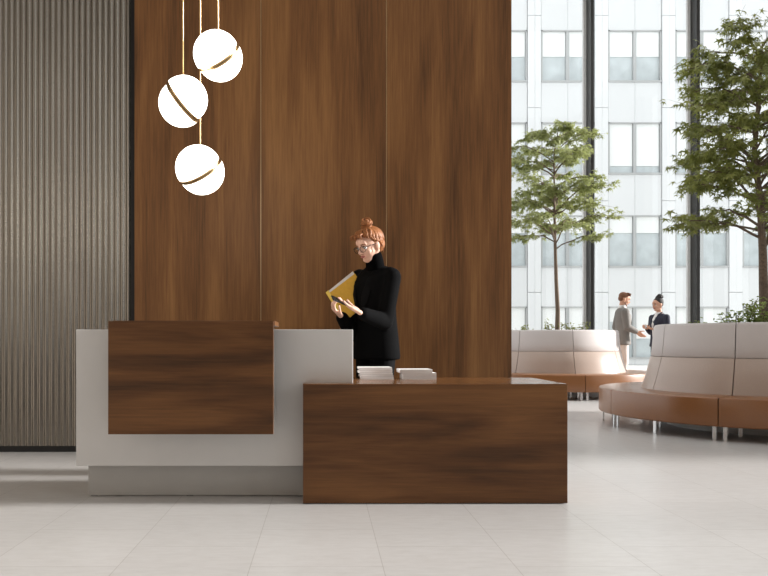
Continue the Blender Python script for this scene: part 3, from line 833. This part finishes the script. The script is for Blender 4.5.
# --- man in grey blazer -----------------------------------------------------
def side_person(px, Y, S, fwd, label, male, skin, hairmat, jacket, trousers, shirt, arms, headdir, heady=None):
    X = (px-323)*Y/F; org = (X, Y, .0); B = basis(org, fwd, S)
    root = tag(empty('person', org), label, 'person'); root['hairmat'] = hairmat
    hp = B @ Vector((0, .035, 1.605)); HT = head_frame(hp, headdir, (0, 0, 1), S*1.02)
    body = MB(); torso(body, B, not male, -.012); legs(B, body); head(body, HT, male)
    body.capsule(B @ Vector((0, -.012, 1.42)), hp+(B.to_3x3() @ Vector((0, -.025, -.04))), (.056 if male else .046)*S, (.055 if male else .045)*S, 16)
    jm = MB()
    k = 1.12 if male else 1.0
    hem = .80 if male else .86
    jm.loft([(.0, -.01, hem, .185*k, .145), (0, -.01, hem+.02, .187*k, .147), (0, -.008, .98, .172*k, .13), (0, .0, 1.10, .158*k, .122), (0, .008, 1.2, .164*k, .126), (0, .01, 1.30, .176*k, .128), (0, .0, 1.37, .172*k, .108), (0, -.014, 1.42, .13*k, .076), (0, -.022, 1.45, .075*k, .06)], mat=B, n=32)
    wr_pts = []
    for s, (el, wr, hd, nr, sdv, cu) in zip((-1, 1), arms):
        sh = B @ Vector((s*(.175 if not male else .198), -.005, 1.375)); el = B @ Vector(el); wr = B @ Vector(wr)
        f = S*(1.15 if male else .95)
        arm(body, B, sh, el, wr, -.004, f); arm(jm, B, sh, el, wr+(el-wr).normalized()*.02, .016, f)
        R3 = B.to_3x3().normalized()
        hand(body, wr, R3 @ Vector(hd), R3 @ Vector(nr), R3 @ Vector(sdv), cu, S*(1.05 if male else .92), .6, .3)
    remesh(body.build('body', skin, root), .0062, 3)
    face_parts(HT, root)
    remesh(jm.build('blazer', jacket, root), .011, 3)
    # shirt front showing in the opening of the blazer
    sm = MB(); sm.loft([(0, .085, .98, .02, .045), (0, .095, 1.12, .028, .045), (0, .098, 1.25, .042, .050), (0, .078, 1.35, .05, .048), (0, .03, 1.42, .055, .05), (0, .0, 1.47, .058, .056)], mat=B, n=20)
    remesh(sm.build('shirt', shirt, root), .008, 2)
    for s in (-1, 1):
        pts = [Vector((s*.06, -.02, 1.475)), Vector((s*.068, .055, 1.43)), Vector((s*.07, .118, 1.32)), Vector((s*.05, .138, 1.2)), Vector((s*.02, .133, 1.08))]
        rings = []
        for p, w in zip(pts, [.016, .024, .03, .026, .008]):
            nn = Vector((p.x, p.y+.02, 0)).normalized(); tt = Vector((-nn.y, nn.x, 0))
            rings.append([B @ (p+nn*.008*math.sin(2*PI*j/10)+tt*w*math.cos(2*PI*j/10)) for j in range(10)])
        MB().rings(rings).build('lapel', jacket, root, smooth=True)
    pm = MB(); legs(B, pm, .016, False, wide=1.08 if male else 1.0)
    pm.loft([(0, -.01, .80, .12, .10), (0, -.01, .86, .165, .12), (0, -.012, .95, .162, .118), (0, -.008, 1.03, .14, .105)], mat=B)
    remesh(pm.build('trousers', trousers, root), .011, 3)
    shoes(B, root, mat='shoe')
    return root, B, HT, hp
man, Bm, Hm, hpm = side_person(622.5, 15.55, 1.175, (1, -.12, 0), 'man in grey flecked blazer and cream trousers, gesturing with one hand beyond the sofas', True,
    'skin_man', 'brown_hair', 'grey_wool', 'cream', 'white_shirt',
    [((-.22, -.06, 1.12), (-.19, .06, .90), (.05, .3, -1), (1, 0, 0), (0, 1, 0), (.4, .4, .5, .5)),
     ((.215, .02, 1.11), (.165, .19, 1.03), (-.05, 1, -.75), (-.7, 0, .6), (0, .3, 1), (.2, .25, .35, .45))],
    Vector((1, -.12, -.38)))
cl = MB(); cl.capsule(Bm @ Vector((0, -.02, 1.445)), Bm @ Vector((0, .005, 1.485)), .075, .070, 20)
remesh(cl.build('shirt_collar', 'white_shirt', man), .007, 2)
mh = MB(); mh.ell((0, -.028, .045), (.0765, .090, .076), n=28, m=18, mat=Hm); mh.ell((0, -.06, .0), (.068, .05, .055), mat=Hm)
for k in range(14):
    a = -1.2+2.4*k/13; mh.chain([(.055*math.sin(a), .0, .115), (.062*math.sin(a), .05, .112), (.064*math.sin(a), .072-.02*abs(math.sin(a)), .085)], [.012, .013, .008], 8, Hm, 3)
remesh(mh.build('hair', 'brown_hair', man), .006, 2)
bm_ = MB(); bm_.chain([(-.055, .01, -.055), (-.03, .055, -.088), (0, .068, -.098), (.03, .055, -.088), (.055, .01, -.055)], [.012, .016, .018, .016, .012], 10, Hm, 3)
bm_.build('beard', 'brown_hair', man, smooth=True)
# --- woman in navy blazer -----------------------------------------------------
w2, Bw, Hw, hpw = side_person(659, 14.0, 1.06, (-1, -.30, 0), 'woman with dark high bun and navy blazer, standing behind the near sofa, facing the man', False,
    'skin_dark', 'black_hair', 'navy', 'black_trouser', 'white_shirt',
    [((-.215, .0, 1.12), (-.10, .17, 1.17), (.35, 1, .1), (.2, 0, 1), (1, .2, .5), (.6, .6, .7, .8)),
     ((.215, .0, 1.12), (.10, .17, 1.18), (-.35, 1, .1), (-.2, 0, 1), (-1, .2, .5), (.6, .6, .7, .8))],
    Vector((-1, -.35, -.16)))
wh = MB(); wh.ell((0, -.03, .045), (.079, .091, .080), n=28, m=18, mat=Hw); wh.ell((0, -.06, .0), (.062, .045, .05), mat=Hw)
rb = random.Random(2)
for k in range(34):
    a = rb.uniform(0, 2*PI); b = rb.uniform(-.6, 1.4); wh.ell((.056*math.cos(a)*math.cos(b), -.060+.056*math.sin(a)*math.cos(b), .126+.040*math.sin(b)), (.017, .017, .015), mat=Hw, n=10, m=6)
wh.ell((0, -.060, .126), (.055, .055, .042), mat=Hw)
remesh(wh.build('hair', 'black_hair', w2), .006, 1)

# paper cup sized note cards in her hands
nc = Bw @ Vector((0, .29, 1.225))
ncard = tag(empty('note_card', nc), 'small pale card held in the hands of the woman in the navy blazer', 'card')
MB().box(-.05, .05, -.004, .004, -.035, .035, Matrix.Translation(nc) @ Matrix.Rotation(R(60), 4, 'Z')).build('card', 'cream', ncard)

# ---------------------------------------------------------------- light
w = bpy.data.worlds.new('world'); sc.world = w; w.use_nodes = True; nt = w.node_tree
bg = nt.nodes['Background']; bg.inputs['Color'].default_value = (.975, .99, 1, 1); bg.inputs['Strength'].default_value = 1.55
sun = bpy.data.lights.new('sun', 'SUN'); so = bpy.data.objects.new('sun', sun); col.objects.link(so)
sun.energy = 8.5; sun.angle = R(5); sun.color = (1, .975, .95)
d = Vector((-1, .0, -.27)); so.rotation_euler = d.to_track_quat('-Z', 'Y').to_euler()

vs = sc.view_settings; vs.view_transform = 'Standard'; vs.look = 'None'; vs.gamma = 1; vs.exposure = .1; vs.use_curve_mapping = False
cy = sc.cycles
cy.max_bounces = 8; cy.diffuse_bounces = 4; cy.glossy_bounces = 4; cy.transmission_bounces = 4; cy.transparent_max_bounces = 12
cy.sample_clamp_indirect = 6; cy.use_denoising = True; cy.caustics_reflective = False; cy.caustics_refractive = False
